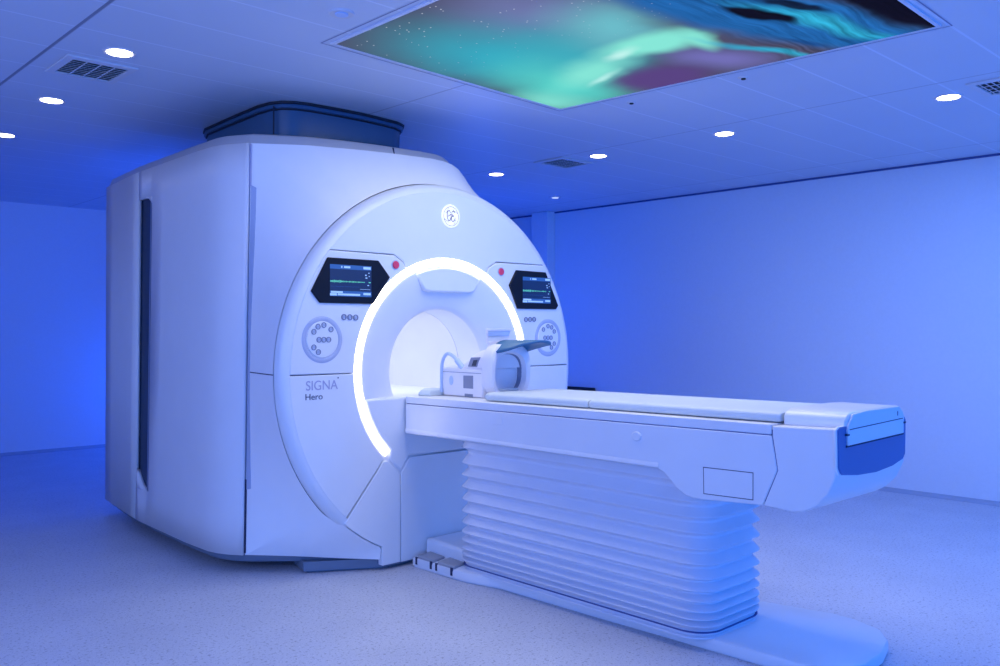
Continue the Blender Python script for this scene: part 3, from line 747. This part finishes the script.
# ------------------------------------------------------------------ ceiling fittings
PANEL = thing('ceiling_picture', 'large backlit aurora picture panel set in the ceiling', 'picture panel', (-.2, -1.4, 2.59))
quad = [(-1.012, -.428), (.585, -.341), (.721, -2.391), (-1.010, -2.44)]
build('picture_film', [(x, y, 2.5935) for x, y in quad], [(0, 1, 2, 3)], aurora_mat(), None).name = 'picture_film'
pf = bpy.data.objects['picture_film']; pf.parent = PANEL; pf.location = -Vector(PANEL.location)
def grow(P, d):
    out = []; n = len(P)
    for i in range(n):
        a = (Vector(P[i])-Vector(P[i-1])).normalized(); b = (Vector(P[(i+1) % n])-Vector(P[i])).normalized(); out.append(tuple(Vector(P[i]) + (a-b)*d))
    return out
FRM = plastic('panel_frame', (.68, .70, .80), .45)
FRJ = plastic('panel_joint', (.22, .24, .40), .6)
g0, g1 = quad, grow(quad, .018)
v = [(x, y, 2.592) for x, y in g0] + [(x, y, 2.592) for x, y in g1] + [(x, y, 2.600) for x, y in g1] + [(x, y, 2.600) for x, y in g0]
f = []
for i in range(4):
    j = (i+1) % 4
    f += [(i, j, 4+j, 4+i), (4+i, 4+j, 8+j, 8+i), (i, 12+i, 12+j, j)]
build('panel_frame', v, f, FRM, PANEL, smooth=0)
g2, g3 = grow(quad, .045), grow(quad, .051)
v = [(x, y, 2.5985) for x, y in g2] + [(x, y, 2.5985) for x, y in g3]
build('frame_joint', v, [(i, (i+1) % 4, 4+(i+1) % 4, 4+i) for i in range(4)], FRJ, PANEL, smooth=0)

def zdisc(r, z0, z1, x, y, n=32): return prism([(x + r*math.cos(2*PI*i/n), y + r*math.sin(2*PI*i/n)) for i in range(n)], 'z', z0, z1)
def zring(r0, r1, z0, z1, x, y, n=32):
    v = []; f = []
    for i in range(n):
        c, s = math.cos(2*PI*i/n), math.sin(2*PI*i/n)
        v += [(x+r0*c, y+r0*s, z0+.003), (x+r1*c, y+r1*s, z0), (x+(r1+.004)*c, y+(r1+.004)*s, z1), (x+r0*c, y+r0*s, z1)]
    for i in range(n):
        j = (i+1) % n
        for k in range(4): f.append((i*4+k, i*4+(k+1) % 4, j*4+(k+1) % 4, j*4+k))
    return v, f
TRIMW = plastic('lamp_trim', (.62, .62, .68), .4)
def downlight():
    t = thing('ceiling_downlight', '', 'ceiling light', (0, 0, 2.6))
    build('lamp_lens', *zdisc(.057, 2.5945, 2.5985, 0, 0), LAMP, t)
    build('lamp_trim', *zring(.057, .070, 2.594, 2.6, 0, 0), TRIMW, t)
    return t
def copy_tree(o, parent=None):
    c = o.copy(); COL.objects.link(c); c.parent = parent
    for ch in list(o.children): copy_tree(ch, c)
    return c
dl = downlight()
DL = [(-1.673, .390, 'round lit downlight beside the square air vent in the left ceiling'), (-1.636, 1.538, 'round lit downlight in the left ceiling, second of three from the front'), (-1.586, 2.715, 'round lit downlight in the left ceiling, farthest back of three'),
      (1.806, 1.511, 'round lit downlight in the right ceiling, closest to the scanner top'), (1.832, .422, 'round lit downlight just right of the centre air vent'), (1.866, -.637, 'round lit downlight below the middle of the aurora panel edge'), (1.977, -1.999, 'round lit downlight nearest the right edge, beside the cut-off vent')]
for i, (x, y, lab) in enumerate(DL):
    o = dl if i == 0 else copy_tree(dl)
    o.location = (x, y, 2.6); tag(o, lab, 'ceiling light', 'lit ceiling downlights')

def sensor(name, x, y, r, label, lens, g):
    t = thing(name, label, 'ceiling fitting', (x, y, 2.6), g)
    build('fitting_rim', *zring(r*.55, r, 2.592, 2.6, x, y, 24), TRIMW, t)
    build('fitting_core', *zdisc(r*.55, 2.588, 2.599, x, y, 20), lens, t, bevel=.003)
GF = 'small round ceiling fittings'
sensor('ceiling_speaker', -1.201, -.766, .050, 'small unlit round ceiling fitting left of the aurora panel', CABLE, GF)
sensor('ceiling_speaker', 3.099, 2.043, .060, 'small pale round ceiling fitting near the wall column', PALEGLOW, GF)
sensor('sprinkler', .787, -.707, .022, 'tiny dark ceiling sprinkler beside the aurora panel, nearer its lower corner', BLACKP, GF)
sensor('sprinkler', .814, -1.411, .022, 'tiny dark ceiling sprinkler beside the aurora panel, midway along its right side', BLACKP, GF)

def vent(cx, cy, w, d, label):
    t = thing('air_vent', label, 'air vent', (cx, cy, 2.6), 'square ceiling air vents')
    x0, x1, y0, y1 = cx-w/2, cx+w/2, cy-d/2, cy+d/2; b = .035
    mb = MB()
    o4 = [(x0, y0), (x1, y0), (x1, y1), (x0, y1)]; i4 = [(x0+b, y0+b), (x1-b, y0+b), (x1-b, y1-b), (x0+b, y1-b)]
    v = [(x, y, 2.599) for x, y in o4] + [(x, y, 2.590) for x, y in o4] + [(x, y, 2.588) for x, y in i4] + [(x, y, 2.599) for x, y in i4]
    f = []
    for i in range(4):
        j = (i+1) % 4; f += [(i, j, 4+j, 4+i), (4+i, 4+j, 8+j, 8+i), (8+i, 8+j, 12+j, 12+i)]
    build('vent_frame', v, f, TRIMW, t, smooth=0)
    build('vent_backing', *box(x0+b, x1-b, y0+b, y1-b, 2.5965, 2.5992), BLACKP, t, smooth=0)
    n = 9
    for k in range(n):
        y = y0+b + (d-2*b)*(k+.5)/n
        build('vent_slat', [(x0+b, y-.009, 2.589), (x1-b, y-.009, 2.589), (x1-b, y+.006, 2.5965), (x0+b, y+.006, 2.5965)], [(0, 1, 2, 3)], TRIMW, t, smooth=0).modifiers.new('thick', 'SOLIDIFY').thickness = .0015
    for k in range(3):
        x = x0+b + (w-2*b)*(k+1)/4
        build('vent_bar', *box(x-.003, x+.003, y0+b, y1-b, 2.5875, 2.5895), TRIMW, t, smooth=0)
vent(-1.678, .755, .33, .36, 'square ceiling air vent in the left ceiling between two downlights')
vent(1.832, .775, .36, .30, 'square ceiling air vent behind the aurora panel, by the centre downlights')
vent(1.93, -2.33, .34, .34, 'square ceiling air vent cut off by the right edge of the photo')

# black bar fixed to the right wall
wb = thing('wall_bar', 'short black bar on the right wall just above the mattress pads', 'wall bar', (3.9, 2.4, .65))
build('bar_body', *box(3.85, 3.885, 2.19, 2.60, .626, .680), BLACKP, wb, bevel=.006)
for y in (2.27, 2.52): build('bar_bracket', *box(3.88, 3.8995, y-.02, y+.02, .63, .676), BLACKP, wb, bevel=.003)

# ------------------------------------------------------------------ light
def area(name, loc, target, size, power, col, sy=None, spread=PI):
    l = bpy.data.lights.new(name, 'AREA'); l.energy = power; l.color = col; l.shape = 'RECTANGLE'; l.size = size; l.size_y = sy or size; l.spread = spread
    o = bpy.data.objects.new(name, l); COL.objects.link(o); o.location = loc
    o.rotation_euler = (Vector(target)-Vector(loc)).to_track_quat('-Z', 'Y').to_euler(); return o
def point(name, loc, power, col, r=.08):
    l = bpy.data.lights.new(name, 'POINT'); l.energy = power; l.color = col; l.shadow_soft_size = r
    o = bpy.data.objects.new(name, l); COL.objects.link(o); o.location = loc; return o
RGB = {'front_left_low': (0, 5.603, 25.469), 'left_fill': (23.322, 31.084, 65.496), 'ceiling_wash_left': (0, 17.011, 77.324), 'panel_down': (28.975, 26.946, 24.628), 'blue_cove': (0, 1.766, 19.621), 'blue_back': (0, 0.528, 5.868), 'blue_back_low': (0, 2.084, 23.15), 'blue_right': (0, 2.494, 27.709), 'bore_lamp': (2.8, 3.1, 4.0), 'wall_low_wash': (0, 18.387, 83.579), 'behind_table': (5.868, 13.904, 43.381)}
def rgb(name, default): 
    p = RGB.get(name, default); m = max(p) or 1e-9
    return m, tuple(c/m for c in p)
def A(name, loc, target, size, sy, default):
    e, c = rgb(name, default); return area(name, loc, target, size, e, c, sy)
def Pt(name, loc, r, default):
    e, c = rgb(name, default); return point(name, loc, e, c, r)
A('front_left_low', (-3.2, -6.4, .7), (-.3, -.9, .5), 1.6, .9, (5, 6, 15))
A('left_fill', (-4.9, -1.0, 1.7), (0, .5, 1.0), 3.0, 1.6, (13, 13, 26))
A('ceiling_wash_left', (-4.4, -5.6, .7), (-1.8, -.6, 2.6), 2.0, 1.2, (5, 8, 30))
A('panel_down', (-.15, -1.45, 2.57), (-.15, -1.45, 0), 1.5, 1.8, (10, 14, 18))
A('blue_cove', (.45, 3.1, 2.40), (-1.2, 3.6, 2.75), .3, .3, (0, 2.5, 20))
Pt('blue_back', (-.1, 4.2, 1.2), .15, (0, 8, 60))
Pt('blue_back_low', (.75, 5.5, .7), .1, (1, 3, 10))
Pt('blue_right', (2.6, 2.6, 1.4), .2, (0, 5, 30))
A('bore_lamp', (.01, .95, 1.385), (.01, .95, .9), .25, 1.6, (4, 4.5, 5))
A('wall_low_wash', (1.6, -6.6, .35), (3.9, -.5, .7), 2.0, .5, (5, 6, 15))
A('behind_table', (2.1, -2.4, 2.585), (2.1, -2.4, .5), 1.8, 2.6, (5, 10, 30))

w = bpy.data.worlds.new('world'); scene.world = w; w.use_nodes = True
w.node_tree.nodes['Background'].inputs[0].default_value = (0, 0, 0, 1)

# ------------------------------------------------------------------ camera
cam = bpy.data.cameras.new('camera'); co = bpy.data.objects.new('camera', cam); COL.objects.link(co)
co.location = (-3.193, -3.822, 1.3)
cam.sensor_width = 36.0; cam.lens = 36.0*872/1000
co.rotation_euler = (D2R(90-.25), D2R(-.06), D2R(46.6-90))
cam.clip_start = .05
scene.camera = co
scene.view_settings.view_transform = 'Standard'
scene.view_settings.look = 'None'
scene.view_settings.exposure = 0
scene.view_settings.gamma = 1
